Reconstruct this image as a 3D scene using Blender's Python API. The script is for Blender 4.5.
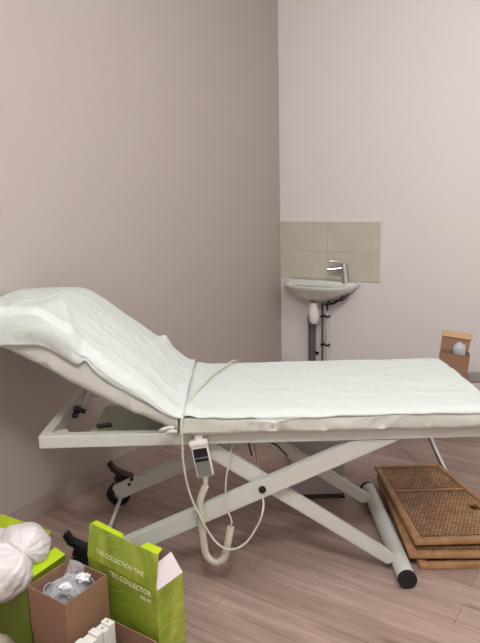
import bpy, bmesh, math, random
from mathutils import Vector, Matrix, noise
random.seed(4)
V = Vector
# ------------------------------------------------------------------ camera, world, lights, exposure
for o in list(bpy.data.objects): bpy.data.objects.remove(o)
scn = bpy.context.scene; col = scn.collection
PITCH = math.radians(11.9); ROLL = math.atan(.025); EYE = 1.53; FPX = 612.0
cam_d = bpy.data.cameras.new('camera'); cam = bpy.data.objects.new('camera', cam_d); col.objects.link(cam)
cam_d.sensor_fit = 'VERTICAL'; cam_d.sensor_height = 24; cam_d.lens = 24 * FPX / 643
R0 = V((1, 0, 0)); F = V((0, math.cos(PITCH), -math.sin(PITCH))); U0 = V((0, math.sin(PITCH), math.cos(PITCH)))
RR = R0 * math.cos(ROLL) - U0 * math.sin(ROLL); UU = U0 * math.cos(ROLL) + R0 * math.sin(ROLL)
cam.matrix_world = Matrix(((RR.x, UU.x, -F.x, 0), (RR.y, UU.y, -F.y, 0), (RR.z, UU.z, -F.z, EYE), (0, 0, 0, 1)))
scn.camera = cam
vs = scn.view_settings
vs.view_transform = 'Standard'; vs.look = 'None'; vs.gamma = 1; vs.use_curve_mapping = False; vs.exposure = -0.12
w = bpy.data.worlds.new('world'); scn.world = w; w.use_nodes = True
w.node_tree.nodes['Background'].inputs[0].default_value = (.9, .95, 1, 1)
w.node_tree.nodes['Background'].inputs[1].default_value = .05

CN = V((.326, 4.732, 0)); E1 = V((.828, -.5605, 0)).normalized(); E2 = V((-.5605, -.828, 0)).normalized()
def RL(t, d, z=0): return CN + E1 * t + E2 * d + V((0, 0, z))
RANG = math.atan2(E1.y, E1.x)
ROOM_W, ROOM_L, ROOM_H = 3.75, 5.4, 2.95
def globe(name, loc, power, colr, rad=.16):
    l = bpy.data.lights.new(name, 'POINT'); l.shadow_soft_size = rad; l.energy = power; l.color = colr
    o = bpy.data.objects.new(name, l); col.objects.link(o); o.location = loc; return o
LAMPS = ((2.1, 2.0, 42), (2.1, 3.8, 95))
for t, d, p in LAMPS: globe('ceiling_lamp_light', RL(t, d, ROOM_H - .28), p, (.99, .985, 1))

# ------------------------------------------------------------------ helpers
def lin(c): return tuple(((x / 255) / 12.92 if x / 255 <= .04045 else (((x / 255) + .055) / 1.055) ** 2.4) for x in c) + (1,)
def mat(name, c, rough=.5, metal=0, bump=0, bscale=40, var=0, vscale=6, spec=.5, trans=0, alpha=1, coat=0, sss=0):
    m = bpy.data.materials.new(name); m.use_nodes = True; nt = m.node_tree; b = nt.nodes['Principled BSDF']
    c = lin(c); b.inputs['Base Color'].default_value = c; b.inputs['Roughness'].default_value = rough
    b.inputs['Metallic'].default_value = metal; b.inputs['Specular IOR Level'].default_value = spec
    b.inputs['Transmission Weight'].default_value = trans; b.inputs['Alpha'].default_value = alpha
    b.inputs['Coat Weight'].default_value = coat
    tc = nt.nodes.new('ShaderNodeTexCoord')
    if var:
        n = nt.nodes.new('ShaderNodeTexNoise'); n.inputs['Scale'].default_value = vscale; n.inputs['Detail'].default_value = 4
        nt.links.new(tc.outputs['Object'], n.inputs['Vector'])
        mx = nt.nodes.new('ShaderNodeMix'); mx.data_type = 'RGBA'
        mx.inputs[6].default_value = tuple(x * (1 - var) for x in c[:3]) + (1,); mx.inputs[7].default_value = tuple(min(1, x * (1 + var)) for x in c[:3]) + (1,)
        nt.links.new(n.outputs['Fac'], mx.inputs[0]); nt.links.new(mx.outputs[2], b.inputs['Base Color'])
    if bump:
        n = nt.nodes.new('ShaderNodeTexNoise'); n.inputs['Scale'].default_value = bscale; n.inputs['Detail'].default_value = 5
        nt.links.new(tc.outputs['Object'], n.inputs['Vector'])
        bp = nt.nodes.new('ShaderNodeBump'); bp.inputs['Strength'].default_value = bump; bp.inputs['Distance'].default_value = .01
        nt.links.new(n.outputs['Fac'], bp.inputs['Height']); nt.links.new(bp.outputs['Normal'], b.inputs['Normal'])
    return m

def empty(name, loc, label, cat, group=None, rz=0):
    o = bpy.data.objects.new(name, None); col.objects.link(o); o.location = loc; o.rotation_euler = (0, 0, rz); o.empty_display_size = .05
    o['label'] = label; o['category'] = cat
    if group: o['group'] = group
    return o
def tag(o, label, cat, group=None):
    o['label'] = label; o['category'] = cat
    if group: o['group'] = group
    return o
WM = {}
def obj(name, bm, m, parent=None, smooth=False, origin=None, recalc=True):
    """bmesh in WORLD coordinates -> object with its own origin, parented keeping place"""
    if recalc: bmesh.ops.recalc_face_normals(bm, faces=bm.faces)
    if origin is None:
        xs = [v.co for v in bm.verts]
        origin = V(((min(v.x for v in xs) + max(v.x for v in xs)) / 2, (min(v.y for v in xs) + max(v.y for v in xs)) / 2, min(v.z for v in xs)))
    origin = V(origin)
    bmesh.ops.translate(bm, verts=bm.verts, vec=-origin)
    me = bpy.data.meshes.new(name); bm.to_mesh(me); bm.free()
    for mm in (m if isinstance(m, (list, tuple)) else [m]): me.materials.append(mm)
    if smooth:
        for p in me.polygons: p.use_smooth = True
        try: me.set_sharp_from_angle(angle=math.radians(smooth if smooth is not True else 40))
        except Exception: pass
    o = bpy.data.objects.new(name, me); col.objects.link(o)
    M = Matrix.Translation(origin)
    if parent is not None:
        o.parent = parent
        pm = WM[parent.name] if parent.name in WM else Matrix.Translation(parent.location) @ parent.rotation_euler.to_matrix().to_4x4()
        o.matrix_local = pm.inverted() @ M
    else: o.location = origin
    WM[o.name] = M
    return o
def struct(name, bm, m, **k):
    o = obj(name, bm, m, **k); o['kind'] = 'structure'; return o
def NB(): return bmesh.new()
def box(bm, c, s, M=None, bev=0, mi=0, seg=2):
    """box centred c, size s, optional rotation matrix M about c"""
    r = bmesh.ops.create_cube(bm, size=1); vs_ = r['verts']
    for v in vs_: v.co = V((v.co.x * s[0], v.co.y * s[1], v.co.z * s[2]))
    fs = set(f for v in vs_ for f in v.link_faces)
    if bev:
        es = list(set(e for v in vs_ for e in v.link_edges))
        rb = bmesh.ops.bevel(bm, geom=es, offset=bev, segments=seg, affect='EDGES', profile=.5)
        vs_ = list(set(v for f in rb['faces'] for v in f.verts) | set(v for v in vs_ if v.is_valid))
    fs = set(f for v in vs_ for f in v.link_faces)
    for f in fs: f.material_index = mi
    for v in vs_:
        co = M @ v.co if M is not None else v.co
        v.co = V(co) + V(c)
    return vs_
def basis(x, y, z=None):
    x = V(x).normalized(); y = V(y); z = x.cross(y).normalized() if z is None else V(z); y = z.cross(x).normalized()
    return Matrix((x, y, z)).transposed()
def bar(bm, a, b, wy, wz, side=(0, 1, 0), bev=.004, mi=0):
    a = V(a); b = V(b); M = basis(b - a, side); box(bm, (a + b) / 2, ((b - a).length, wy, wz), M, bev, mi)
def tube(bm, pts, r, n=10, closed_caps=True, radii=None):
    pts = [V(p) for p in pts]; rings = []
    T = [(pts[min(i + 1, len(pts) - 1)] - pts[max(i - 1, 0)]).normalized() for i in range(len(pts))]
    up = V((0, 0, 1)) if abs(T[0].z) < .9 else V((1, 0, 0)); N = (up - T[0] * up.dot(T[0])).normalized()
    for i, p in enumerate(pts):
        N = (N - T[i] * N.dot(T[i])).normalized(); B = T[i].cross(N); rr = radii[i] if radii else r
        rings.append([bm.verts.new(p + N * rr * math.cos(2 * math.pi * k / n) + B * rr * math.sin(2 * math.pi * k / n)) for k in range(n)])
    for a, b in zip(rings, rings[1:]):
        for k in range(n): bm.faces.new((a[k], a[(k + 1) % n], b[(k + 1) % n], b[k]))
    if closed_caps: bm.faces.new(rings[0][::-1]); bm.faces.new(rings[-1])
    return rings
def spline(P, n=10):
    P = [V(p) for p in P]; out = []
    for i in range(len(P) - 1):
        p0 = P[max(i - 1, 0)]; p1 = P[i]; p2 = P[i + 1]; p3 = P[min(i + 2, len(P) - 1)]
        for k in range(n):
            t = k / n; out.append(.5 * ((2 * p1) + (p2 - p0) * t + (2 * p0 - 5 * p1 + 4 * p2 - p3) * t * t + (3 * p1 - p0 - 3 * p2 + p3) * t ** 3))
    out.append(P[-1]); return out
def grid(bm, rows, closed=False, mi=0):
    G = [[bm.verts.new(p) for p in r] for r in rows]
    for a, b in zip(G, G[1:]):
        n = len(a)
        for k in range(n if closed else n - 1):
            f = bm.faces.new((a[k], a[(k + 1) % n], b[(k + 1) % n], b[k])); f.material_index = mi
    return G
def cyl(bm, a, b, r, n=20, r2=None): tube(bm, [a, b], r, n, radii=[r, r2 if r2 is not None else r])
def lathe(bm, c, prof, n=24, M=None):
    rows = []
    for (r, z) in prof:
        rows.append([V(c) + ((M @ V((r * math.cos(2 * math.pi * k / n), r * math.sin(2 * math.pi * k / n), z))) if M else V((r * math.cos(2 * math.pi * k / n), r * math.sin(2 * math.pi * k / n), z))) for k in range(n)])
    return grid(bm, rows, closed=True)
def lerp(a, b, t): return a + (b - a) * t
def interp(T, x):
    if x <= T[0][0]: return T[0][1]
    for (a, p), (b, q) in zip(T, T[1:]):
        if x <= b:
            t = (x - a) / (b - a); t2 = t
            return lerp(p, q, t2)
    return T[-1][1]
def sm(T, x, w=.05): return sum(interp(T, x + w * k / 3) for k in (-3, -2, -1, 0, 1, 2, 3)) / 7
def solid(o, th, off=0):
    md = o.modifiers.new('thickness', 'SOLIDIFY'); md.thickness = th; md.offset = off; return o

# ------------------------------------------------------------------ materials
M_wallL = mat('taupe_paint', (186, 176, 169), .75, bump=.08, bscale=260, spec=.25)
M_wallB = mat('pale_paint', (230, 226, 225), .75, bump=.08, bscale=260, spec=.25)
M_wallO = mat('other_wall_paint', (224, 218, 212), .8, spec=.25)
M_ceil = mat('ceiling_paint', (236, 234, 230), .9)
M_base = mat('baseboard_paint', (176, 162, 154), .5)
M_white = mat('white_enamel', (208, 209, 203), .38, spec=.45)
M_sheet = mat('nonwoven_sheet', (208, 216, 212), .75, bump=.55, bscale=24, spec=.2)
M_sheet2 = mat('fitted_cover', (204, 205, 197), .8, bump=.3, bscale=22, spec=.2)
M_black = mat('black_plastic', (22, 22, 28), .4)
M_rubber = mat('black_rubber', (26, 24, 28), .7)
M_plas = mat('cream_plastic', (205, 200, 184), .45)
M_plw = mat('white_plastic', (232, 232, 226), .4)
M_grey = mat('grey_panel', (122, 124, 118), .45)
M_dark = mat('dark_panel', (52, 52, 52), .4)
M_chrome = mat('chrome', (200, 200, 205), .12, metal=1)
M_steel = mat('brushed_steel', (150, 148, 146), .3, metal=1)
M_cer = mat('ceramic', (226, 228, 222), .12, spec=.6, coat=.4)
M_pvc = mat('grey_pipe', (96, 94, 94), .5)
M_card = mat('cardboard', (146, 112, 90), .85, var=.08, vscale=14, bump=.1, bscale=90)
M_cardt = mat('cardboard_light', (196, 164, 122), .85, var=.06, vscale=14)
M_wpap = mat('white_card', (226, 216, 218), .7)
M_film = mat('clear_plastic', (236, 240, 244), .12, trans=.0, alpha=.24, spec=.9)
M_cup = mat('cup_plastic', (214, 222, 228), .1, trans=.0, alpha=.45, spec=.8)
M_bag = mat('white_bag', (232, 226, 228), .38, bump=.5, bscale=18, alpha=.93, spec=.5)
M_gbag = mat('grey_bag', (150, 140, 120), .5, bump=.3, bscale=30)
M_tape = mat('tape', (160, 128, 100), .3)
M_bin = mat('bin_paint', (184, 178, 180), .4)
M_bench = mat('dark_grey_vinyl', (132, 126, 126), .5)
M_stain = mat('greenish_plate', (176, 180, 156), .3, alpha=.9)

def green_mat():
    m = mat('green_print', (140, 160, 60), .38); nt = m.node_tree; b = nt.nodes['Principled BSDF']
    tc = nt.nodes.new('ShaderNodeTexCoord')
    n = nt.nodes.new('ShaderNodeTexNoise'); n.inputs['Scale'].default_value = 5; n.inputs['Detail'].default_value = 3; n.inputs['Distortion'].default_value = 1.2
    nt.links.new(tc.outputs['Object'], n.inputs['Vector'])
    cr = nt.nodes.new('ShaderNodeValToRGB'); e = cr.color_ramp.elements
    e[0].position = .3; e[0].color = lin((118, 142, 40)); e[1].position = .72; e[1].color = lin((196, 200, 92))
    k = cr.color_ramp.elements.new(.5); k.color = lin((148, 166, 52))
    nt.links.new(n.outputs['Fac'], cr.inputs[0])
    # pale printed swirls
    wv = nt.nodes.new('ShaderNodeTexWave'); wv.wave_type = 'RINGS'; wv.rings_direction = 'SPHERICAL'; wv.inputs['Scale'].default_value = 9; wv.inputs['Distortion'].default_value = 6; wv.inputs['Detail'].default_value = 1; wv.inputs['Detail Scale'].default_value = .6
    nt.links.new(tc.outputs['Object'], wv.inputs['Vector'])
    c2 = nt.nodes.new('ShaderNodeValToRGB'); q = c2.color_ramp.elements; q[0].position = .93; q[0].color = (0, 0, 0, 1); q[1].position = 1; q[1].color = (.16, .16, .16, 1)
    nt.links.new(wv.outputs['Fac'], c2.inputs[0])
    mx = nt.nodes.new('ShaderNodeMix'); mx.data_type = 'RGBA'; nt.links.new(c2.outputs[0], mx.inputs[0]); nt.links.new(cr.outputs[0], mx.inputs[6]); mx.inputs[7].default_value = lin((214, 222, 160))
    nt.links.new(mx.outputs[2], b.inputs['Base Color']); return m
M_green = green_mat()
M_lime = mat('lime_card', (186, 214, 30), .4)
M_text = mat('pale_print', (236, 238, 196), .5)

def floor_mat():
    m = bpy.data.materials.new('laminate'); m.use_nodes = True; nt = m.node_tree; b = nt.nodes['Principled BSDF']; L = nt.links.new
    tc = nt.nodes.new('ShaderNodeTexCoord'); mp = nt.nodes.new('ShaderNodeMapping'); mp.inputs['Rotation'].default_value = (0, 0, -RANG)
    L(tc.outputs['Object'], mp.inputs['Vector'])
    br = nt.nodes.new('ShaderNodeTexBrick'); br.inputs['Scale'].default_value = 1; br.inputs['Brick Width'].default_value = 1.25; br.inputs['Row Height'].default_value = .125
    br.inputs['Mortar Size'].default_value = .0012; br.inputs['Mortar Smooth'].default_value = .3; br.offset = .37
    br.inputs['Color1'].default_value = lin((180, 157, 147)); br.inputs['Color2'].default_value = lin((164, 141, 131)); br.inputs['Mortar'].default_value = lin((116, 98, 90))
    L(mp.outputs[0], br.inputs['Vector'])
    m2 = nt.nodes.new('ShaderNodeMapping'); m2.inputs['Scale'].default_value = (1.3, 14, 1); L(mp.outputs[0], m2.inputs['Vector'])
    n = nt.nodes.new('ShaderNodeTexNoise'); n.inputs['Scale'].default_value = 2.2; n.inputs['Detail'].default_value = 8; n.inputs['Roughness'].default_value = .6; n.inputs['Distortion'].default_value = .6
    L(m2.outputs[0], n.inputs['Vector'])
    cr = nt.nodes.new('ShaderNodeValToRGB'); e = cr.color_ramp.elements; e[0].position = .3; e[0].color = (.66, .64, .62, 1); e[1].position = .68; e[1].color = (1.1, 1.08, 1.07, 1)
    L(n.outputs['Fac'], cr.inputs[0])
    mx = nt.nodes.new('ShaderNodeMix'); mx.data_type = 'RGBA'; mx.blend_type = 'MULTIPLY'; mx.inputs[0].default_value = .9
    L(br.outputs['Color'], mx.inputs[6]); L(cr.outputs[0], mx.inputs[7])
    # scattered knots
    m3 = nt.nodes.new('ShaderNodeMapping'); m3.inputs['Scale'].default_value = (3.2, 7, 1); L(mp.outputs[0], m3.inputs['Vector'])
    vo = nt.nodes.new('ShaderNodeTexVoronoi'); vo.inputs['Scale'].default_value = 1.0; L(m3.outputs[0], vo.inputs['Vector'])
    c3 = nt.nodes.new('ShaderNodeValToRGB'); e = c3.color_ramp.elements; e[0].position = .05; e[0].color = (.7, .66, .64, 1); e[1].position = .16; e[1].color = (1, 1, 1, 1)
    L(vo.outputs['Distance'], c3.inputs[0])
    mz = nt.nodes.new('ShaderNodeMix'); mz.data_type = 'RGBA'; mz.blend_type = 'MULTIPLY'; mz.inputs[0].default_value = .8
    L(mx.outputs[2], mz.inputs[6]); L(c3.outputs[0], mz.inputs[7])
    L(mz.outputs[2], b.inputs['Base Color']); b.inputs['Roughness'].default_value = .42; b.inputs['Specular IOR Level'].default_value = .4
    return m
M_floor = floor_mat()

def tile_mat():
    m = bpy.data.materials.new('cream_tile'); m.use_nodes = True; nt = m.node_tree; b = nt.nodes['Principled BSDF']; L = nt.links.new
    tc = nt.nodes.new('ShaderNodeTexCoord'); n = nt.nodes.new('ShaderNodeTexNoise'); n.inputs['Scale'].default_value = 5; n.inputs['Detail'].default_value = 5
    L(tc.outputs['Object'], n.inputs['Vector']); cr = nt.nodes.new('ShaderNodeValToRGB'); e = cr.color_ramp.elements
    e[0].position = .3; e[0].color = lin((198, 192, 176)); e[1].position = .7; e[1].color = lin((210, 203, 188)); L(n.outputs['Fac'], cr.inputs[0])
    L(cr.outputs[0], b.inputs['Base Color']); b.inputs['Roughness'].default_value = .3; return m
M_tile = tile_mat(); M_grout = mat('grout', (212, 206, 194), .8)

def wicker_mat():
    m = bpy.data.materials.new('woven_rattan'); m.use_nodes = True; nt = m.node_tree; b = nt.nodes['Principled BSDF']; L = nt.links.new
    tc = nt.nodes.new('ShaderNodeTexCoord')
    br = nt.nodes.new('ShaderNodeTexBrick'); br.inputs['Scale'].default_value = 1; br.inputs['Brick Width'].default_value = .017; br.inputs['Row Height'].default_value = .0175
    br.inputs['Mortar Size'].default_value = .0022; br.inputs['Mortar Smooth'].default_value = .6; br.offset = .5
    br.inputs['Color1'].default_value = lin((200, 162, 122)); br.inputs['Color2'].default_value = lin((168, 130, 94)); br.inputs['Mortar'].default_value = lin((62, 42, 30))
    L(tc.outputs['Object'], br.inputs['Vector'])
    n = nt.nodes.new('ShaderNodeTexNoise'); n.inputs['Scale'].default_value = 14; n.inputs['Detail'].default_value = 4; L(tc.outputs['Object'], n.inputs['Vector'])
    cr = nt.nodes.new('ShaderNodeValToRGB'); e = cr.color_ramp.elements; e[0].position = .3; e[0].color = (.68, .64, .6, 1); e[1].position = .7; e[1].color = (1.1, 1.05, 1, 1); L(n.outputs['Fac'], cr.inputs[0])
    mx = nt.nodes.new('ShaderNodeMix'); mx.data_type = 'RGBA'; mx.blend_type = 'MULTIPLY'; mx.inputs[0].default_value = 1; L(br.outputs['Color'], mx.inputs[6]); L(cr.outputs[0], mx.inputs[7])
    L(mx.outputs[2], b.inputs['Base Color']); b.inputs['Roughness'].default_value = .55
    bp = nt.nodes.new('ShaderNodeBump'); bp.inputs['Strength'].default_value = .8; bp.inputs['Distance'].default_value = .004; bp.invert = True
    L(br.outputs['Fac'], bp.inputs['Height']); L(bp.outputs['Normal'], b.inputs['Normal']); return m
M_wick = wicker_mat()
M_rat = mat('rattan_frame', (172, 132, 94), .5, var=.5, vscale=22, bump=.3, bscale=60)
M_rat2 = None
M_ratd = mat('rattan_dark', (96, 66, 46), .6, var=.2, vscale=30)

# ------------------------------------------------------------------ room shell
RM = basis(E1, -E2)       # local x = along back wall, local y = towards back wall
def rbox(bm, t0, t1, d0, d1, z0, z1, bev=0, mi=0):
    box(bm, RL((t0 + t1) / 2, (d0 + d1) / 2, (z0 + z1) / 2), (abs(t1 - t0), abs(d1 - d0), abs(z1 - z0)), RM, bev, mi)
TH = .12
b = NB(); rbox(b, -TH, ROOM_W + TH, -TH, ROOM_L + TH, -.1, 0); struct('floor', b, M_floor, origin=(0, 0, 0))
b = NB(); rbox(b, -TH, ROOM_W + TH, -TH, ROOM_L + TH, ROOM_H, ROOM_H + .1); struct('ceiling', b, M_ceil)
b = NB(); rbox(b, -TH, 0, 0, ROOM_L, 0, ROOM_H); struct('wall_left', b, M_wallL)
b = NB(); rbox(b, -TH, ROOM_W + TH, -TH, 0, 0, ROOM_H); struct('wall_back', b, M_wallB)
b = NB(); rbox(b, ROOM_W, ROOM_W + TH, 0, ROOM_L, 0, ROOM_H); struct('wall_right', b, M_wallO)
b = NB(); rbox(b, -TH, ROOM_W + TH, ROOM_L, ROOM_L + TH, 0, ROOM_H); struct('wall_front', b, M_wallO)
b = NB(); rbox(b, 0, .014, .014, ROOM_L, 0, .10, .003); struct('baseboard_left', b, M_base)
b = NB(); rbox(b, 0, ROOM_W, 0, .014, 0, .10, .003); struct('baseboard_back', b, M_base)

# tiled splashback: cream tiles in two rows with a grout bed and trim edge
TZ0, TZ1, TT = .884, 1.312, .815
sp = empty('tile_splashback', RL(.4, 0, TZ0), 'cream tiled rectangle on the back wall above the sink', 'tiles', rz=RANG)
b = NB(); rbox(b, .001, TT, .0005, .006, TZ0, TZ1); obj('grout_bed', b, M_grout, sp)
zr = [(TZ0 + .002, 1.092), (1.095, TZ1 - .009)]; tc_ = [(.002, .402), (.405, TT - .006)]
for z0, z1 in zr:
    for t0, t1 in tc_:
        b = NB(); rbox(b, t0, t1, .005, .010, z0, z1, .0012); obj('tile', b, M_tile, sp)
b = NB(); rbox(b, .001, TT + .004, .0005, .0125, TZ1 - .008, TZ1); rbox(b, TT - .005, TT + .004, .0005, .0125, TZ0, TZ1); obj('edge_trim', b, M_plw, sp)

# ------------------------------------------------------------------ sink
sk = empty('washbasin', RL(.37, 0, .72), 'white ceramic wall-hung washbasin under the cream tiles', 'sink', rz=RANG)
SZ = .862
def basin_ring(sc, z, ct=.37, cd=.0, a=.29, dp=.275, shift=(0, 0), d0=.012, n=40, ex=2.3):
    pts = []
    for k in range(n + 1):
        th = math.pi * k / n; c, s = math.cos(th), math.sin(th)
        e_ = ex if c > 0 else 3.2; x = -a * math.copysign(abs(c) ** (2 / e_), c); y = dp * abs(s) ** (2 / e_)
        x *= sc; y = y * sc
        pts.append(RL(ct + shift[0] + x, d0 + shift[1] + y, z))
    for k in range(1, 12):
        x = lerp(a * sc, -a * sc, k / 12); pts.append(RL(ct + shift[0] + x, d0 + shift[1], z))
    return pts
b = NB()
rows = [basin_ring(.22, SZ - .125, shift=(-.02, .05)), basin_ring(.42, SZ - .115, shift=(-.02, .02)), basin_ring(.66, SZ - .088, shift=(-.015, 0)), basin_ring(.85, SZ - .052), basin_ring(.96, SZ - .022), basin_ring(.995, SZ - .008),
        basin_ring(1.0, SZ), basin_ring(.985, SZ + .004), basin_ring(.93, SZ + .002, shift=(0, .008)), basin_ring(.88, SZ - .006, shift=(0, .012)), basin_ring(.70, SZ - .05, shift=(-.01, .06), dp=.22), basin_ring(.5, SZ - .085, shift=(-.01, .07), dp=.22), basin_ring(.12, SZ - .098, shift=(-.01, .1))]
G = grid(b, rows, closed=True); b.faces.new(G[0]); b.faces.new(G[-1])
obj('basin', b, M_cer, sk, smooth=50)
b = NB(); rbox(b, .11, .645, .012, .075, SZ - .03, SZ + .018, .012); obj('back_ledge', b, M_cer, sk, smooth=40)
b = NB(); cyl(b, RL(.345, .12, SZ - .112), RL(.345, .12, SZ - .155), .026); obj('drain_outlet', b, M_steel, sk, smooth=40)
# tap
tp = empty('basin_tap', RL(.535, .055, SZ + .018), 'chrome mixer tap on the washbasin rim', 'tap', rz=RANG)
b = NB(); tube(b, [RL(.572, .055, SZ + .012), RL(.566, .055, SZ + .07), RL(.556, .056, SZ + .135), RL(.553, .056, SZ + .155)], .02, 18, radii=[.03, .025, .025, .024]); obj('tap_body', b, M_chrome, tp, smooth=40)
b = NB(); tube(b, [RL(.553, .056, SZ + .120), RL(.52, .08, SZ + .115), RL(.455, .125, SZ + .110)], .014, 14, radii=[.018, .017, .0155]); obj('spout', b, M_chrome, tp, smooth=40)
b = NB(); bar(b, RL(.56, .052, SZ + .160), RL(.468, .11, SZ + .172), .024, .012, side=E2); obj('lever', b, M_chrome, tp)
# trap and pipes
tr = empty('sink_drainpipe', RL(.30, .05, 0), 'white bottle trap and dark grey waste pipe below the washbasin', 'pipe', rz=RANG)
b = NB(); tube(b, [RL(.345, .12, SZ - .14), RL(.345, .12, SZ - .18), RL(.347, .12, SZ - .20), RL(.35, .12, SZ - .275), RL(.352, .12, SZ - .295)], .03, 20, radii=[.030, .032, .040, .038, .024]); obj('bottle_trap', b, M_plw, tr, smooth=35)
b = NB(); tube(b, spline([RL(.34, .11, SZ - .24), RL(.33, .07, SZ - .215), RL(.30, .045, SZ - .235), RL(.292, .04, SZ - .30)], 6), .019, 14); obj('waste_elbow', b, M_pvc, tr, smooth=40)
b = NB(); cyl(b, RL(.292, .04, SZ - .25), RL(.292, .04, .01), .028); cyl(b, RL(.292, .04, SZ - .25), RL(.292, .04, SZ - .30), .034); obj('waste_pipe', b, M_pvc, tr, smooth=40)
b = NB(); rbox(b, .255, .33, .001, .012, .30, .32); obj('pipe_clip', b, M_black, tr)
for k, (t, m) in enumerate(((.375, 'hot'), (.415, 'cold'))):
    s = empty('water_supply_pipe', RL(t, .03, 0), ('thin metal water pipe just right of the grey waste pipe', 'thin water pipe furthest right under the washbasin')[k], 'pipe', rz=RANG)
    b = NB(); cyl(b, RL(t, .03, .01), RL(t, .03, SZ - .21), .0085, 12); obj('pipe', b, (M_steel, M_white)[k], s, smooth=40)
    for z in (.38, .60):
        b = NB(); rbox(b, t - .012, t + .012, .0, .042, z, z + .014, .002); obj('pipe_clip', b, M_black, s)
    b = NB(); tube(b, spline([RL(t, .03, SZ - .22), RL(t, .03, SZ - .17), RL(t + .02, .05, SZ - .135), RL(t + .07, .09, SZ - .140), RL(.52, .10, SZ - .112), RL(.57, .10, SZ - .105), RL(.60, .06, SZ - .06)] if k else [RL(t, .03, SZ - .22), RL(t, .035, SZ - .165), RL(t + .05, .085, SZ - .150), RL(t + .12, .10, SZ - .138), RL(.55, .09, SZ - .10), RL(.58, .06, SZ - .05)], 8), .0065, 10); obj('flexible_hose', b, M_black, s, smooth=40)

# ------------------------------------------------------------------ treatment table
YN, YF = 2.20, 2.78
bed = empty('treatment_table', (.07, (YN + YF) / 2, 0), 'white electric treatment table with raised head and crossed scissor legs', 'treatment table')
RZ = .62
def rail(name, a, b_, wy=.04, wz=.05, **k):
    bm = NB(); bar(bm, a, b_, wy, wz, **k); return obj(name, bm, M_white, bed)
rail('long_rail', (-.775, YN, RZ), (.93, YN, RZ + .004))
rail('long_rail', (-.775, YF, RZ), (.93, YF, RZ + .004))
rail('end_rail', (-.757, YN + .021, RZ), (-.757, YF - .021, RZ), side=(1, 0, 0))
rail('end_rail', (.91, YN + .021, RZ + .004), (.91, YF - .021, RZ + .004), side=(1, 0, 0))
rail('cross_rail', (-.235, YN + .021, RZ), (-.235, YF - .021, RZ), side=(1, 0, 0), wz=.04)
PV = V((.07, 0, .405))
def beam(bm, y, wy, poly):
    a = [bm.verts.new((x, y - wy / 2, z)) for x, z in poly]; c = [bm.verts.new((x, y + wy / 2, z)) for x, z in poly]
    bm.faces.new(a); bm.faces.new(c[::-1]); n = len(a)
    for i in range(n): bm.faces.new((a[i], c[i], c[(i + 1) % n], a[(i + 1) % n]))
    bmesh.ops.bevel(bm, geom=list(bm.edges), offset=.006, segments=2, affect='EDGES')
for Y, s in ((YN, 1), (YF, -1)):
    ya = Y + .0 * s; yb = Y + .04 * s
    b = NB(); beam(b, ya, .036, [(-.648, .132), (-.618, .064), (.603, .594), (.423, .594)]); obj('outer_scissor_arm', b, M_white, bed, smooth=40)
    b = NB(); beam(b, yb, .032, [(-.242, .594), (-.128, .594), (.630, .060), (.575, .034)]); obj('inner_scissor_arm', b, M_white, bed, smooth=40)
    b = NB(); cyl(b, (PV.x, ya - .024 * s, PV.z - .0), (PV.x, ya + .06 * s, PV.z - .003), .0145, 20); obj('pivot_bolt', b, M_black, bed, smooth=40)
b = NB(); cyl(b, (-.60, YN + .018, .092), (-.60, YF - .018, .092), .0085, 12); obj('tie_rod', b, M_white, bed, smooth=40)
b = NB(); cyl(b, (.50, YN + .018, .575), (.50, YF - .018, .575), .012, 12); obj('upper_axle', b, M_steel, bed, smooth=40)
b = NB(); tube(b, [(.628, 2.125, .037), (.633, 2.87, .037)], .0355, 24); obj('base_tube', b, M_white, bed, smooth=40)
for y0, y1 in ((2.118, 2.135), (2.865, 2.88)):
    b = NB(); cyl(b, (.628, y0, .037), (.628, y1, .037), .0368, 24); obj('end_cap', b, M_rubber, bed, smooth=40)
# actuator under the top
b = NB(); cyl(b, (-.17, 2.49, .595), (.45, 2.49, .585), .02, 18); obj('lift_actuator', b, M_white, bed, smooth=40)
# castors
for Y, cx in ((YN, -.672), (YF + .065, -.632)):
    cz, r = .060, .060
    c = NB(); tube(c, [(cx, Y - .016, cz), (cx, Y - .012, cz), (cx, Y + .012, cz), (cx, Y + .016, cz)], r, 28, radii=[r - .006, r, r, r - .006]); wheel = obj('castor_wheel', c, M_rubber, bed, smooth=40)
    c = NB(); cyl(c, (cx, Y - .019, cz), (cx, Y + .019, cz), .022, 20); obj('hub', c, M_grey, wheel, smooth=40)
    c = NB()
    for s in (-1, 1): bar(c, (cx, Y + s * .024, cz), (cx + .045, Y + s * .024, cz + .085), .006, .045)
    box(c, (cx + .03, Y, .150), (.085, .058, .05), Matrix.Rotation(.35, 3, 'Y'), .01)
    bar(c, (cx + .02, Y, .14), (cx + .06, (Y + (YF if Y > 2.5 else YN)) / 2, .14), .05, .03)
    fk = obj('castor_fork', c, M_black, bed, smooth=40)
    c = NB(); bar(c, (cx + .03, Y, .165), (cx - .025, Y - .01, .205), .044, .02); bar(c, (cx - .015, Y - .01, .195), (cx - .035, Y - .01, .235), .036, .024); obj('brake_lever', c, M_black, fk, smooth=40)
    c = NB()
    for q in (0, 1): yy = YF if Y > 2.5 else YN; cyl(c, (-.560 + .012 * q, yy - .022, .150 + .026 * q), (-.560 + .012 * q, yy + .012, .150 + .026 * q), .008, 12)
    obj('fixing_bolt', c, M_black, fk, smooth=40)
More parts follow.
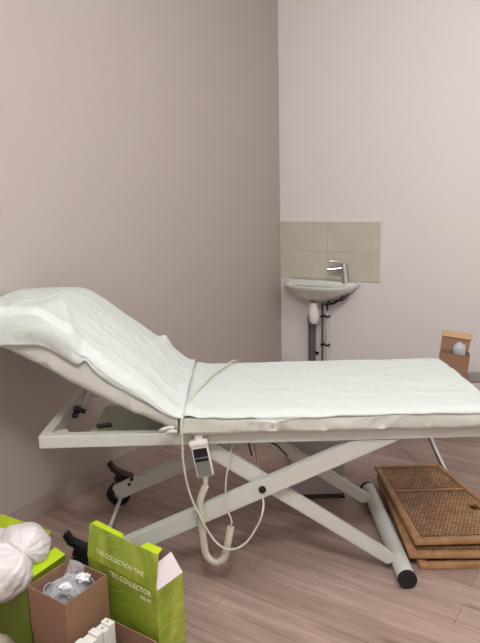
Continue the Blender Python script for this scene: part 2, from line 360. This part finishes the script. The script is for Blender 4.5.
# mattress sections
def rsec(yn, yf, zb, zt, r, n=5, crown=.0):
    """rounded-rect cross-section in (Y,z), starting bottom near going up near side"""
    pts = []
    for (cy, cz, a0) in ((yn + r, zb + r, 270), (yn + r, zt - r, 180), (yf - r, zt - r, 90), (yf - r, zb + r, 0)):
        for k in range(n + 1):
            a = math.radians(a0 - 90 * k / n) ; pts.append((cy + r * math.cos(a), cz + r * math.sin(a)))
    return pts
def padmesh(Xs, fn):
    b = NB(); rows = []
    for X in Xs: rows.append(fn(X))
    G = grid(b, rows, closed=True); b.faces.new(G[0]); b.faces.new(G[-1]); return b
MYN, MYF = 2.135, 2.845
HX = -.235
def seat_sec(X):
    e = min(1, max(0, (.935 - X) / .03)); sh = (1 - math.sqrt(max(0, 1 - (1 - e) ** 2))) * .02
    return [V((X, y, z)) for y, z in rsec(MYN + .008 + sh, MYF - .008 - sh, .647, .718 - sh, .022)]

# head section: profile of underside and top along X (world), X from hinge to the left
BOT = [(-1.10, 1.02), (-.98, 1.03), (-.86, 1.005), (-.70, .915), (-.60, .850), (-.42, .752), (-.24, .664)]
TOP = [(-1.10, 1.09), (-1.03, 1.098), (-.98, 1.104), (-.85, 1.110), (-.72, 1.106), (-.685, 1.088), (-.52, .958), (-.40, .868), (-.345, .832), (-.30, .785), (-.24, .738)]
def head_sec(X, shr=.012):
    zb = sm(BOT, X, .03) + shr * .4; zt = sm(TOP, X, .03) - shr
    if X < -.98: m = (X + .98) / -.12; zb = lerp(zb, (zb + zt) / 2, m * .7); zt = lerp(zt, (zb + zt) / 2, m * .4)
    r = min(.035, (zt - zb) * .42); return [V((X, y, z)) for y, z in rsec(MYN + shr + .004, MYF - shr - .004, zb, zt, r)]
XH = [-1.09, -1.07, -1.03, -.98, -.93, -.88, -.82, -.76, -.70, -.64, -.58, -.52, -.46, -.40, -.34, -.30, -.26]
# head section support below: frame, ratchet strut and plate seen through the open frame
b = NB()
for Y in (YN + .10, YF - .10): bar(b, (-.26, Y, .645), (-.90, Y, .99), .025, .02)
bar(b, (-.62, YN + .1, .845), (-.62, YF - .1, .845), .02, .02, side=(1, 0, 0))
obj('head_frame', b, M_white, bed)
b = NB(); bar(b, (-.60, 2.52, .835), (-.69, 2.50, .63), .016, .010); obj('ratchet_strut', b, M_white, bed)
b = NB(); box(b, (-.70, 2.47, .645), (.03, .03, .03), None, .005); bar(b, (-.70, 2.46, .655), (-.66, 2.45, .640), .012, .02); cyl(b, (-.715, 2.44, .63), (-.69, 2.44, .63), .011, 12); obj('ratchet_latch', b, M_black, bed, smooth=40)
b = NB(); box(b, (-.715, YN + .05, .628), (.07, .06, .006), Matrix.Rotation(.5, 3, 'Z'), .002); obj('corner_gusset', b, M_white, bed)
b = NB(); box(b, (-.565, 2.36, .614), (.06, .035, .008), Matrix.Rotation(.4, 3, 'Z'), .002); obj('plate_clip', b, M_dark, bed)
b = NB(); box(b, (-.44, 2.43, .606), (.34, .36, .008), None, .003); obj('under_plate', b, M_stain, bed)

# ------------------------------------------------------------------ bed linen
def nz(p, s, a, seed=0): return noise.noise(V((p[0] * s + seed, p[1] * s + seed * 2, p[2] * s))) * a
def fold(p, sx, sy, a, seed=0):
    n = noise.noise(V((p[0] * sx + seed, p[1] * sy - seed, p[2] * 3 + seed))); return (abs(n) ** .6) * a
def crinkle(x, y, s, seed):
    # long thin creases: ridged noise in a warped frame
    wx = x + noise.noise(V((x * 2, y * 2, seed))) * .12; wy = y + noise.noise(V((x * 2 + 7, y * 2, seed))) * .12
    a = 1 - abs(noise.noise(V((wx * s, wy * s * 1.8, seed + 11)))) * 5
    c = 1 - abs(noise.noise(V((wx * s * 2.1 + wy * s, wy * s - wx * s * .6, seed + 31)))) * 6
    return max(0, a) ** 2 + .6 * max(0, c) ** 2
# fitted cover on the seat (sides in view below the hem of the upper sheet)
def cover_sec(X):
    e = min(1, max(0, (.945 - X) / .03)); sh = (1 - math.sqrt(max(0, 1 - (1 - e) ** 2))) * .022
    pts = []
    sec = rsec(MYN + sh, MYF - sh, .6465, .722 - sh, .024, n=6)
    for i, (y, z) in enumerate(sec):
        # densify handled by rsec; puckers along the near side
        near = 1 if y < MYN + .03 + sh else .3
        d = (fold((X + z * 4, y, z), 5, 2, .008, 3) + nz((X, y, z), 14, .003, 5) + crinkle(X - z * 3.5, z * 2.5, 3, 17) * .008) * near
        if z < .66: d *= .2
        pts.append(V((X, y - d if y < 2.5 else y + d, z + (0 if z > .7 else nz((X, 0, 0), 6, .003)))))
    return pts
N = 150
obj('seat_mattress', padmesh([lerp(-.232, .944, (i / N) ** .9 if i else 0) for i in range(N + 1)], cover_sec), M_sheet2, bed, smooth=70)
# upper sheet on the seat
b = NB(); rows = []
for i in range(161):
    X = lerp(-.262, .962, i / 160); r = []
    hem = MYN - .006
    for j in range(57):
        v = j / 56; y = lerp(MYN - .004, MYF + .006, v)
        z = .729 + .008 * math.sin(math.pi * v) ** .5
        z += fold((X, y, 0), 3.5, 7, .004, 9) + nz((X, y, 0), 10, .0025, 2) + crinkle(X, y, 4.2, 2) * .0032 * min(1, (1 - v) * 8)
        if v < .06: q = (.06 - v) / .06; z -= .012 * q * q + .006 * max(0, math.sin(X * 9)) * q; y -= .004 * q
        if v > .95: q = (v - .95) / .05; z -= .03 * q * q; 
        if X > .93: q = (X - .93) / .032; z -= .022 * q * q
        # slack fold where the sheet meets the raised head
        if X < -.17: z += .014 * math.exp(-((X + .2) / .03) ** 2) * (1 - .3 * v)
        y += nz((X, v, 0), 5, .004, 8) * (1 if v < .1 else 0)
        r.append(V((X, y, z)))
    rows.append(r)
grid(b, rows); o = obj('flat_sheet', b, M_sheet, None, smooth=70); solid(o, .0015, 1)
tag(o, 'white crepe sheet lying on the flat seat of the treatment table', 'sheet')

# pillow under the drape at head
def farY(X): return MYF - .05 * max(0, min(1, (-.62 - X) / .2))
# fitted cover of head: the side seen under the drape's hem
def hcover(X):
    zb = sm(BOT, X, .03) - .004; zt = sm(TOP, X, .03) - .006
    if X < -.95: m = min(1, (X + .95) / -.05); zb = lerp(zb, (zb + zt) / 2, m * .3); zt -= .02 * m * m
    r = min(.04, (zt - zb) * .42); pts = []
    for y, z in rsec(MYN, farY(X) - .006, zb, zt, r, n=6):
        near = 1 if y < 2.3 else .3
        d = (fold((X - z, y, z), 7, 2, .010, 1) + nz((X, y, z), 12, .003, 4) + crinkle(X, z, 4, 23) * .006) * near
        pts.append(V((X, y - d if y < 2.5 else y + d, z)))
    return pts
obj('head_mattress', padmesh([lerp(-1.005, -.238, i / 110) for i in range(111)], hcover), M_sheet2, bed, smooth=70)
# drape over the head end
HEM = [(-1.2, .085), (-.87, .088), (-.73, .085), (-.61, .072), (-.575, .066), (-.56, .02), (-.53, .050), (-.46, .058), (-.385, .045), (-.30, .028), (-.22, .01)]
b = NB(); rows = []
NX = 190
for i in range(NX + 1):
    X = lerp(-1.03, -.215, i / NX); r = []
    zt = sm(TOP, X, .02) + .008; h = sm(HEM, X, .012)
    e = .0
    fl = max(0, min(1, (-.57 - X) / .03))                    # thicker stiff flap towards the head
    for j in range(-14, 71):
        if j < 0:                                            # hanging near side
            q = -j / 14; p = V((X, MYN - .010 - .014 * fl - .010 * math.sin(q * 3) , zt - .012 + .043 * fl * (1 - q) - h * q))
            rr = .02; 
            p.y -= nz((X, 0, q * .4), 7, .010, 6) * q
        else:
            v = j / 70; y = lerp(MYN - .006, farY(X) + .012, v); z = zt
            z += .012 * math.sin(math.pi * v) ** .5
            if v < .05: z -= .012 * ((.05 - v) / .05) ** 2
            # near ridge of the folded flap stands a little proud
            z += fl * .032 * math.exp(-((v - .01) / .08) ** 2)
            if X < -.97: z -= .012 * ((-.97 - X) / .06) ** 2
            if v > .93: qq = (v - .93) / .07; z -= .035 * qq * qq
            z += fold((X + z, y, 0), 6, 3.2, .009, 12) + nz((X, y, 0), 9, .004, 22) + crinkle(X, y, 4.5, 6) * .0055 * min(1, (1 - v) * 5)
            # crease ridge running diagonally
            dd = (X + .60) * .8 + (y - MYN) * .30; z += .010 * math.exp(-(dd / .016) ** 2) * max(0, 1 - v * 1.3)
            # raised pointed corner at far lower edge
            z += .035 * max(0, 1 - abs(X + .355) / .035) * math.exp(-((v - 1) / .10) ** 2)
            p = V((X, y, z))
        r.append(p)
    rows.append(r)
grid(b, rows); o = obj('draped_sheet', b, M_sheet, None, smooth=80); solid(o, .0015, 1)
tag(o, 'white sheet draped over the raised head end, its stiff edge folded down in front', 'sheet')
# little tie knot at the hinge
b = NB()
for k, (a, c) in enumerate((((-.292, 2.118, .682), (-.252, 2.112, .694)), ((-.28, 2.112, .672), (-.242, 2.108, .680)), ((-.305, 2.12, .678), (-.272, 2.112, .688)))):
    tube(b, spline([a, ((a[0] + c[0]) / 2, a[1] - .012, (a[2] + c[2]) / 2 + .008), c], 5), .0075, 10)
tag(obj('knotted_tie', b, M_sheet2, None, smooth=60), 'small white knotted tie of cloth at the hinge of the table', 'cloth tie')

# ------------------------------------------------------------------ hand control with coiled lead
YH = 2.158
hc = empty('hand_control', (-.155, YH, .47), 'white hand remote with dark buttons hooked on the near rail, coiled lead below', 'remote control')
HM = Matrix.Rotation(math.radians(-7), 3, 'Y').inverted() if False else Matrix.Rotation(math.radians(-9), 3, 'Y')
hcn = V((-.155, YH, .545))
def hb(bm, c, s, bev=.003): box(bm, hcn + HM @ V(c), s, HM, bev)
b = NB(); hb(b, (0, 0, 0), (.066, .028, .135), .008); obj('remote_body', b, M_plw, hc, smooth=40)
b = NB(); hb(b, (0, -.0145, -.015), (.054, .003, .092), .001); obj('keypad', b, M_grey, hc)
b = NB(); hb(b, (0, -.0155, .035), (.052, .004, .034), .001); hb(b, (0, -.0165, .006), (.050, .003, .012), .001); obj('button_row', b, M_black, hc)
b = NB(); hb(b, (0, -.004, .073), (.072, .034, .022), .006); hb(b, (.004, .0, .092), (.03, .02, .03), .004); hb(b, (.028, .002, .100), (.045, .012, .010), .002); obj('hook', b, M_plw, hc, smooth=40)
b = NB(); p0 = hcn + HM @ V((0, 0, -.067)); tube(b, [p0, p0 + V((-.002, 0, -.03)), p0 + V((-.003, 0, -.05))], .01, 12, radii=[.012, .009, .007]); obj('strain_relief', b, M_plas, hc, smooth=40)
path = spline([p0 + V((-.003, 0, -.04)), (-.172, YH, .36), (-.165, YH, .22), (-.155, YH, .145), (-.125, YH, .112), (-.09, YH, .125), (-.072, YH, .18), (-.056, YH, .265)], 60)
Ls = [0]
for a, c in zip(path, path[1:]): Ls.append(Ls[-1] + (c - a).length)
tot = Ls[-1]; pitch = .0078; turns = tot / pitch; hel = []; seg = 9; kk = 0
for i in range(int(turns * seg) + 1):
    s = i / (turns * seg) * tot
    while kk < len(Ls) - 2 and Ls[kk + 1] < s: kk += 1
    t = (s - Ls[kk]) / max(1e-6, Ls[kk + 1] - Ls[kk]); p = path[kk].lerp(path[kk + 1], min(1, t)); T = (path[kk + 1] - path[kk]).normalized()
    A = V((0, 1, 0)); B = T.cross(A); a = 2 * math.pi * i / seg; hel.append(p + (A * math.cos(a) + B * math.sin(a)) * .0115)
b = NB(); tube(b, hel, .0034, 5); obj('coiled_cord', b, M_plas, hc, smooth=60)
b = NB(); tube(b, spline([path[-1], (-.052, YH, .29), (-.066, YH + .01, .33), (-.072, YH + .02, .40), (-.068, YH + .02, .46), (-.055, 2.19, .52), (-.04, 2.26, .59)], 8), .0035, 8); obj('straight_lead', b, M_plas, hc, smooth=60)

# thin power cable over the seat, hanging in a loop
b = NB()
pts = [(.0, 2.862, .70), (-.03, 2.80, .752), (-.09, 2.66, .753), (-.14, 2.52, .752), (-.172, 2.38, .752), (-.20, 2.24, .752), (-.214, 2.15, .744), (-.222, 2.105, .715), (-.222, 2.10, .66), (-.222, 2.105, .56), (-.208, 2.12, .44), (-.17, 2.12, .33), (-.115, 2.12, .225), (-.06, 2.12, .19), (.0, 2.12, .215), (.05, 2.125, .29), (.068, 2.13, .34), (.072, 2.17, .365), (.06, 2.30, .42), (.04, 2.45, .55)]
tube(b, spline(pts, 10), .0042, 8); tag(obj('power_cable', b, M_plas, None, smooth=60), 'thin cream cable crossing the seat sheet and hanging in a long loop', 'cable')
# dark wires under the seat
b = NB(); tube(b, spline([(.02, 2.68, .60), (.03, 2.68, .50), (.025, 2.68, .40), (.04, 2.68, .32)], 6), .004, 8); obj('dark_wire', b, M_black, bed, smooth=60)
b = NB(); tube(b, spline([(.10, 2.70, .60), (.12, 2.70, .50), (.12, 2.70, .44), (.13, 2.70, .38), (.16, 2.70, .36), (.2, 2.6, .35)], 6), .004, 8); obj('dark_wire', b, M_black, bed, smooth=60)

# ------------------------------------------------------------------ bin under the sink
bn = empty('waste_bin', (.365, 2.98, 0), 'pale grey box-shaped bin behind the scissor legs of the table', 'bin')
b = NB(); box(b, (.365, 2.98, .21), (.285, .25, .385), None, .012); obj('bin_body', b, M_bin, bn, smooth=40)
b = NB(); box(b, (.365, 2.98, .009), (.29, .255, .018), None, .003); obj('base_plinth', b, M_dark, bn, smooth=40)
b = NB(); box(b, (.365, 2.98, .4125), (.295, .26, .02), None, .006); obj('lid', b, M_dark, bn, smooth=40)
b = NB(); box(b, (.512, 2.95, .20), (.008, .03, .12), None, .003); obj('side_grip', b, M_black, bn, smooth=40)

# ------------------------------------------------------------------ bench with carton beyond the foot end
be = empty('low_bench', (1.25, 3.2, 0), 'low bench with dark grey top and chrome legs beyond the foot end', 'bench', rz=-.06)
BZ = .49
b = NB(); box(b, (1.28, 3.30, BZ - .012), (.68, .14, .022), Matrix.Rotation(-.06, 3, 'Z'), .006); obj('bench_top', b, M_bench, be, smooth=40)
for x in (.905, 1.50):
    b = NB(); cyl(b, (x, 3.255, BZ - .02), (x + .19, 2.97, .0), .015, 14); obj('leg', b, M_chrome, be, smooth=40)
    b = NB(); cyl(b, (x + .01, 3.345, BZ - .02), (x + .09, 3.12, .24), .010, 14); obj('brace', b, M_chrome, be, smooth=40)

def prism(P, X, Y, wx, wy, z0, z1, th=.004):
    """open carton: P near corner (xy), X/Y unit dirs, returns bmesh of 4 walls + base"""
    b = NB(); P = V((P[0], P[1], 0)); X = V((X[0], X[1], 0)).normalized(); Y = V((Y[0], Y[1], 0)).normalized(); M = basis(X, Y, V((0, 0, 1)))
    def q(a0, a1, b0, b1, c0, c1): box(b, P + X * (a0 + a1) / 2 + Y * (b0 + b1) / 2 + V((0, 0, (c0 + c1) / 2)), (a1 - a0, b1 - b0, c1 - c0), M)
    q(0, wx, 0, th, z0, z1); q(0, wx, wy - th, wy, z0, z1); q(0, th, th, wy - th, z0, z1); q(wx - th, wx, th, wy - th, z0, z1); q(th, wx - th, th, wy - th, z0, z0 + th)
    return b
def slab(P0, P1, P2, P3, th):
    """thin flap through four world points"""
    b = NB(); P = [V(p) for p in (P0, P1, P2, P3)]; n = (P[1] - P[0]).cross(P[3] - P[0]).normalized() * th
    a = [b.verts.new(p) for p in P]; c = [b.verts.new(p + n) for p in P]
    b.faces.new(a); b.faces.new(c[::-1])
    for i in range(4): b.faces.new((a[i], c[i], c[(i + 1) % 4], a[(i + 1) % 4]))
    return b

# carton on the bench
ct = empty('small_carton', (1.22, 3.28, BZ + .006), 'small brown open carton standing on the low bench', 'carton')
ux = V((.95, -.30, 0)).normalized(); uy = V((.30, .95, 0)).normalized()
P = V((1.10, 3.275, 0)); cz0, cz1 = BZ + .0065, .620
obj('carton_body', prism(P, ux, uy, .155, .10, cz0, cz1, .003), M_card, ct)
q0 = P + uy * .098; top = V((0, 0, cz1)); t2 = V((.012, .03, cz1 + .100))
obj('back_flap', slab(q0 + top, q0 + ux * .15 + top, q0 + ux * .15 + t2 + V((.01, 0, -.004)), q0 + t2, .003), M_card, ct)
q1 = q0 + V((0, -.006, 0))
obj('flap_edge', slab(q0 + V((.009, .012, cz1 + .070)), q0 + ux * .15 + V((.018, .012, cz1 + .066)), q0 + ux * .15 + V((.022, .024, cz1 + .098)), q0 + V((.012, .024, cz1 + .102)), .005), M_cardt, ct)
b = NB()
r0 = P + ux * .100 + uy * .06 + V((.006, 0, 0))
tube(b, [r0 + V((0, 0, cz0 + .01)), r0 + V((0, 0, cz0 + .12)), r0 + V((.0, 0, cz0 + .165)), r0 + V((-.01, 0, cz0 + .18))], .03, 10, radii=[.03, .032, .036, .008])
for v in b.verts: v.co += V((nz(v.co, 30, .012), 0, nz(v.co, 24, .01, 3)))
tag(obj('plastic_wrapper', b, mat('silvery_wrap', (190, 192, 200), .3, alpha=.95), None, smooth=60), 'silvery plastic wrapper poking out of the carton on the bench', 'wrapper')

ct.rotation_euler = (0, math.radians(5), 0); ct.location.z += .007; ct.location.x -= .006
# ------------------------------------------------------------------ rattan panels
def rattan(name, P, ang, z, label):
    W, L, T = .345, .72, .026; c, s = math.cos(ang), math.sin(ang)
    X = V((c, s, 0)); Y = V((-s, c, 0)); P = V((P[0], P[1], 0)); M = basis(X, Y, V((0, 0, 1)))
    root = empty(name, P + X * W / 2 + Y * L / 2 + V((0, 0, z)), label, 'rattan panel', 'stacked rattan panels', rz=ang)
    def pt(a, b_, zz): return P + X * a + Y * b_ + V((0, 0, z + zz))
    def bx(bm, a0, a1, b0, b1, z0, z1, bev=0, mi=0):
        vv = box(bm, ((a0 + a1) / 2, (b0 + b1) / 2, (z0 + z1) / 2), (a1 - a0, b1 - b0, z1 - z0), None, bev, mi)
        for v in vv: v.co = pt(v.co.x * (1 + .42 * (1 - v.co.y / L)), v.co.y, v.co.z)
    # woven field with an oblong hand hole
    bm = NB(); fx = [.028, .258, .298, W - .028]; fy = [.03, .235, .305, L - .03]
    for i in range(3):
        for j in range(3):
            if i == 1 and j == 1: continue
            bx(bm, fx[i], fx[i + 1], fy[j], fy[j + 1], .006, T - .006)
    n = 26
    for yy in (.036, .424, .458, L - .030):
        for k in range(n): a = .034 + (W - .068) * k / (n - 1); bx(bm, a - .0022, a + .0022, yy - .008, yy + .008, T - .0068, T - .0052, mi=1)
    o = obj('woven_panel', bm, [M_wick, M_ratd], root, origin=pt(W / 2, L / 2, 0))
    o.rotation_euler = (0, 0, 0); o.data.transform(Matrix.Rotation(-ang, 4, 'Z')); 
    # rattan frame strips
    bm = NB(); bx(bm, 0, .026, 0, L, .0, T, .006); obj('side_strip', bm, M_rat, root, smooth=40)
    bm = NB(); bx(bm, W - .026, W, 0, L, .0, T, .006); obj('side_strip', bm, M_rat, root, smooth=40)
    bm = NB(); bx(bm, .02, W - .02, 0, .028, .0, T, .006); obj('end_strip', bm, M_rat, root, smooth=40)
    bm = NB(); bx(bm, .02, W - .02, L - .022, L, .0, T, .006); obj('end_strip', bm, M_rat, root, smooth=40)
    bm = NB(); bx(bm, .026, W - .026, .432, .450, .004, T - .002, .003); obj('cross_strip', bm, M_rat, root, smooth=40)
    bm = NB(); x0, x1, y0, y1 = .253, .303, .230, .310
    for (a0, a1, b0, b1) in ((x0, x0 + .007, y0, y1), (x1 - .007, x1, y0, y1), (x0, x1, y0, y0 + .007), (x0, x1, y1 - .007, y1)): bx(bm, a0, a1, b0, b1, .003, T - .003, .002)
    obj('hand_hole_rim', bm, M_rat, root)
    return root
rattan('rattan_panel', (.708, 2.235), .0, .0, 'woven rattan panel lying on the floor, lowest of the stack')
rattan('rattan_panel', (.672, 2.262), -.036, .0345, 'woven rattan panel in the middle of the stack of three')
rattan('rattan_panel', (.705, 2.300), .012, .069, 'topmost woven rattan panel of the stack, with a hand hole')

# ------------------------------------------------------------------ brown cartons at lower left
A_ = V((.55, .835, 0)).normalized(); C_ = V((-.835, .55, 0)).normalized()        # to the right corner / to the left corner
Nn = V((-.561, 1.668, 0))
lc = empty('lower_carton', Nn + (A_ + C_) * .09, 'closed brown carton on the floor under the open carton of cups', 'carton')
b = NB(); box(b, Nn + (A_ + C_) * .088 + V((0, 0, .067)), (.176, .176, .134), basis(A_, C_, V((0, 0, 1))), .002); obj('carton_body', b, M_card, lc)
b = NB(); box(b, Nn + (A_ + C_) * .088 + V((0, 0, .1345)), (.174, .045, .001), basis(A_, C_, V((0, 0, 1)))); obj('tape_strip', b, M_tape, lc)
uc = empty('cup_carton', Nn + (A_ + C_) * .09 + V((0, 0, .136)), 'brown open carton filled with clear plastic cups', 'carton')
obj('carton_body', prism(Nn, A_, C_, .178, .178, .136, .300, .004), M_card, uc)
# cups
cupc = []
def cup(c, M, r=.027, h=.06):
    b = NB(); lathe(b, c, [(.0005, 0), (r * .68, 0), (r * .72, .004), (r * .97, h * .96), (r * 1.06, h * .97), (r * 1.06, h), (r * .95, h), (r * .68, .007), (.0005, .006)], 20, M)
    return tag(obj('plastic_cup', b, M_cup, None, smooth=40), 'clear plastic cup in crumpled film inside the brown open carton', 'cup', 'clear plastic cups in the brown carton')
k = 0
for lay, zz in enumerate((.16, .215, .258)):
    for i, (a, c) in enumerate(((.045, .045), (.045, .095), (.05, .14), (.095, .05), (.10, .10), (.098, .145), (.14, .06), (.142, .12))):
        if lay == 0: continue
        if lay == 2 and i in (0, 5): continue
        if lay == 1 and i not in (1, 4, 6): continue
        k += 1
        eu = Matrix.Rotation(random.uniform(.4, 1.3), 3, V((random.uniform(-1, 1), random.uniform(-1, 1), 0)).normalized())
        cc = Nn + A_ * a + C_ * c + V((0, 0, zz - .008)); cup(cc - eu @ V((0, 0, .022)), eu, random.uniform(.024, .029), random.uniform(.042, .05))
# crumpled film and star-like bits
def crumple(name, c, r, m, label, cat, seed, sc=(1, 1, 1), amp=.5, f=14, sub=4, parent=None):
    b = NB(); bmesh.ops.create_icosphere(b, subdivisions=sub, radius=1)
    for v in b.verts:
        d = v.co.normalized(); n = noise.noise(d * 1.6 + V((seed,) * 3)) * .5 + abs(noise.noise(d * 4 + V((seed + 5,) * 3))) * .5 + noise.noise(d * f * .6 + V((seed + 2,) * 3)) * .14
        p = d * r * (1 + amp * n); v.co = V(c) + V((p.x * sc[0], p.y * sc[1], p.z * sc[2]))
    o = obj(name, b, m, parent, smooth=180 if amp < .4 else 35)
    if label: tag(o, label, cat)
    return o
cc = Nn + A_ * .09 + C_ * .09
crumple('plastic_film', cc + V((0, 0, .255)), .06, M_film, 'crumpled clear plastic film around the cups in the brown carton', 'plastic film', 3, (1.05, 1.0, .75), .7)
crumple('plastic_film', cc + C_ * .01 + A_ * .005 + V((0, 0, .272)), .036, M_film, 'loose clear film lying on top of the cups in the brown carton', 'plastic film', 15, (1.1, 1, .7), .9)
crumple('plastic_film', Nn + A_ * .148 + C_ * .12 + V((0, 0, .288)), .026, M_film, 'wisp of clear film rising at the far corner of the cup carton', 'plastic film', 9, (1, 1, 1.1), .8)
M_foam = mat('white_foam', (236, 236, 240), .5)
for j, (a, c, z) in enumerate(((.125, .055, .302), (.07, .075, .296))):
    crumple('foam_scrap', Nn + A_ * a + C_ * c + V((0, 0, z)), .016 if j == 0 else .013, M_foam, ('crumpled white scrap on the cups nearest the tall green box', 'small white scrap in the middle of the cup carton')[j], 'scrap', 20 + j, (1.2, 1, .6), 1.6, 10, 3)

# open carton with white packs between the cup carton and the tall green box
oc = empty('open_carton', Nn + A_ * .05 - C_ * .1, 'low dark brown open carton holding small white packs, in front of the tall green box', 'carton')
obj('carton_body', prism(Nn + A_ * (-.14) - C_ * .004, A_, -C_, .305, .215, 0, .148, .004), M_card, oc)
pc = V((-.418, 1.683, 0)) 
for i in range(5):
    c = V((-.448, 1.722, 0)) + A_ * (-.027 * i) + C_ * (-.004 * (i % 2)) ; hgt = .192 - .004 * (i % 2)
    b = NB(); box(b, c + V((0, 0, .0045 + hgt / 2)), (.0245, .040, hgt), basis(A_, C_, V((0, 0, 1))), .002)
    M_pk = M_plw
    names = ('white pack nearest the tall green box, dot on its end', 'second white pack of the row, dot on its end', 'third white pack of the row, plain end', 'fourth white pack of the row, plain end', 'white pack nearest the camera, cut by the frame edge')
    r_ = empty('white_pack', c + V((0, 0, .0045)), names[i], 'pack', 'white packs in the open carton')
    obj('pack_body', b, M_pk, r_)
    if i < 2:
        b = NB(); cyl(b, c + V((0, 0, .0045 + hgt - .0003)), c + V((0, 0, .0045 + hgt + .0006)), .0032, 12); obj('dot', b, M_black, r_)

# ------------------------------------------------------------------ tall green box
gu = V((-.79, .613, 0)).normalized(); gv = V((.613, .79, 0)).normalized(); GP = V((-.287, 1.722, 0)); GZ = .30; GW = .335; GD = .122
gb = empty('green_box', GP + gu * GW / 2 + gv * GD / 2, 'tall green printed cardboard box with its lid flap standing up', 'box')
obj('box_body', prism(GP, gu, gv, GW, GD, 0, GZ, .003), M_green, gb)
def gp(a, d, z): return GP + gu * a + gv * d + V((0, 0, z))
fl_top = .118
lid = obj('lid_flap', slab(gp(0, 0, GZ), gp(GW, 0, GZ), gp(GW + .0, .02, GZ + fl_top), gp(.0, .02, GZ + fl_top), -.003), M_green, gb)
# tuck edges folded back along the top of the flap
obj('tuck_edge', slab(gp(.005, .020, GZ + fl_top), gp(.085, .020, GZ + fl_top), gp(.075, .048, GZ + fl_top + .004), gp(.012, .048, GZ + fl_top + .004), .003), M_lime, gb)
obj('tuck_edge', slab(gp(.17, .020, GZ + fl_top), gp(GW - .005, .020, GZ + fl_top), gp(GW - .012, .040, GZ + fl_top + .004), gp(.18, .034, GZ + fl_top + .004), .003), M_lime, gb)
obj('side_flap', slab(gp(.0, .004, GZ), gp(.0, GD, GZ), gp(.045, GD - .004, GZ + .062), gp(.035, .022, GZ + .062), .002), M_wpap, gb)
# lettering on the front
def text(s, size, p, M, parent, m, name='lettering'):
    cu = bpy.data.curves.new(name, 'FONT'); cu.body = s; cu.size = size; cu.extrude = .0004; cu.align_x = 'LEFT'
    ot = bpy.data.objects.new('tmp', cu); col.objects.link(ot); bpy.context.view_layer.update()
    dg = bpy.context.evaluated_depsgraph_get(); me = bpy.data.meshes.new_from_object(ot.evaluated_get(dg)); bpy.data.objects.remove(ot)
    bm = NB(); bm.from_mesh(me); bpy.data.meshes.remove(me)
    for v in bm.verts: v.co = V(p) + M @ v.co
    return obj(name, bm, m, parent, recalc=False)
FM = basis(-gu, V((0, 0, 1)), -gv)
ftilt = (gv * .02 + V((0, 0, fl_top))).normalized(); FMt = basis(-gu, ftilt)
text('TEX COLLECTOR', .0262, gp(.228, -.0012, GZ - .030), FM, gb, M_text)
text('AS-90', .020, gp(.075, -.0012, GZ - .056), FM, gb, M_text)
text('THE COLLECTION TIME', .022, gp(.29, -.0005, GZ + .030), FMt, gb, M_text)

# green box at the far left
hu = V((-.866, .5, 0)).normalized(); hv = V((.5, .866, 0)).normalized(); HP = V((-.722, 1.785, 0)); HW, HD, HZ = .36, .175, .30
g2 = empty('green_box', HP + hu * HW / 2 + hv * HD / 2, 'green cardboard box at the lower left with a white plastic bag in it', 'box')
obj('box_body', prism(HP, hu, hv, HW, HD, 0, HZ, .003), mat('dark_green_print', (112, 128, 36), .4, var=.15, vscale=8), g2)
def hp(a, d, z): return HP + hu * a + hv * d + V((0, 0, z))
obj('side_flap', slab(hp(0, .005, HZ), hp(0, HD, HZ), hp(.042, HD - .004, HZ + .018), hp(.042, .01, HZ + .018), .003), M_lime, g2)
obj('back_flap', slab(hp(.10, HD, HZ), hp(HW, HD, HZ), hp(HW, HD + .03, HZ + .05), hp(.10, HD + .03, HZ + .05), .003), M_lime, g2)

# white plastic bag: two lobes gathered at a knot
def bag():
    b = NB(); K = V((-.728, 1.80, .395))
    rows = []
    ctrl = []
    for (c, r, sc, seed) in ((V((-.762, 1.905, .362)), .086, (1.0, .9, .86), 1), (V((-.815, 1.80, .330)), .108, (1.0, .80, .92), 5), (V((-.87, 1.93, .355)), .07, (1, .9, .7), 8)):
        t = bmesh.ops.create_icosphere(b, subdivisions=5, radius=1)
        ax = (K - c).normalized()
        for v in t['verts']:
            d = v.co.normalized(); u = d.dot(ax); pr = (d - ax * u); ang = noise.noise(pr * 5 + V((seed,) * 3))
            ridg = math.sin(math.atan2(pr.cross(V((0, 0, 1))).dot(ax), pr.z + 1e-6) * 13 + noise.noise(d * 3) * 4) * .024 * max(0, u + .3)
            n = noise.noise(d * 1.5 + V((seed,) * 3)) * .12 + abs(noise.noise(d * 3 + V((seed + 3,) * 3))) * .05
            p = d * r * (1 + n + ridg); v.co = c + V((p.x * sc[0], p.y * sc[1], p.z * sc[2]))
            if u > .8: v.co = v.co.lerp(K, (u - .8) * 1.6)
    return b
b = bag(); o = obj('plastic_bag', b, M_bag, None, smooth=75); tag(o, 'knotted white plastic bag bulging out of the lower left green box', 'plastic bag')
crumple('grey_sack', (-.80, 1.63, .11), .10, M_gbag, 'dull grey-beige sack at the bottom left corner of the photo', 'sack', 13, (1.1, .7, 1.0), .3)

# ------------------------------------------------------------------ ceiling lamps (above the frame)
for t, d, p in LAMPS:
    c = RL(t, d, ROOM_H - .06)
    lp = empty('ceiling_lamp', c, ('round ceiling lamp base above the treatment table', 'round ceiling lamp base above the camera')[d > 3], 'lamp')
    b = NB(); lathe(b, c, [(.001, .058), (.16, .058), (.165, .03), (.15, .0), (.001, -.004)], 32); obj('lamp_housing', b, M_plw, lp, smooth=40)
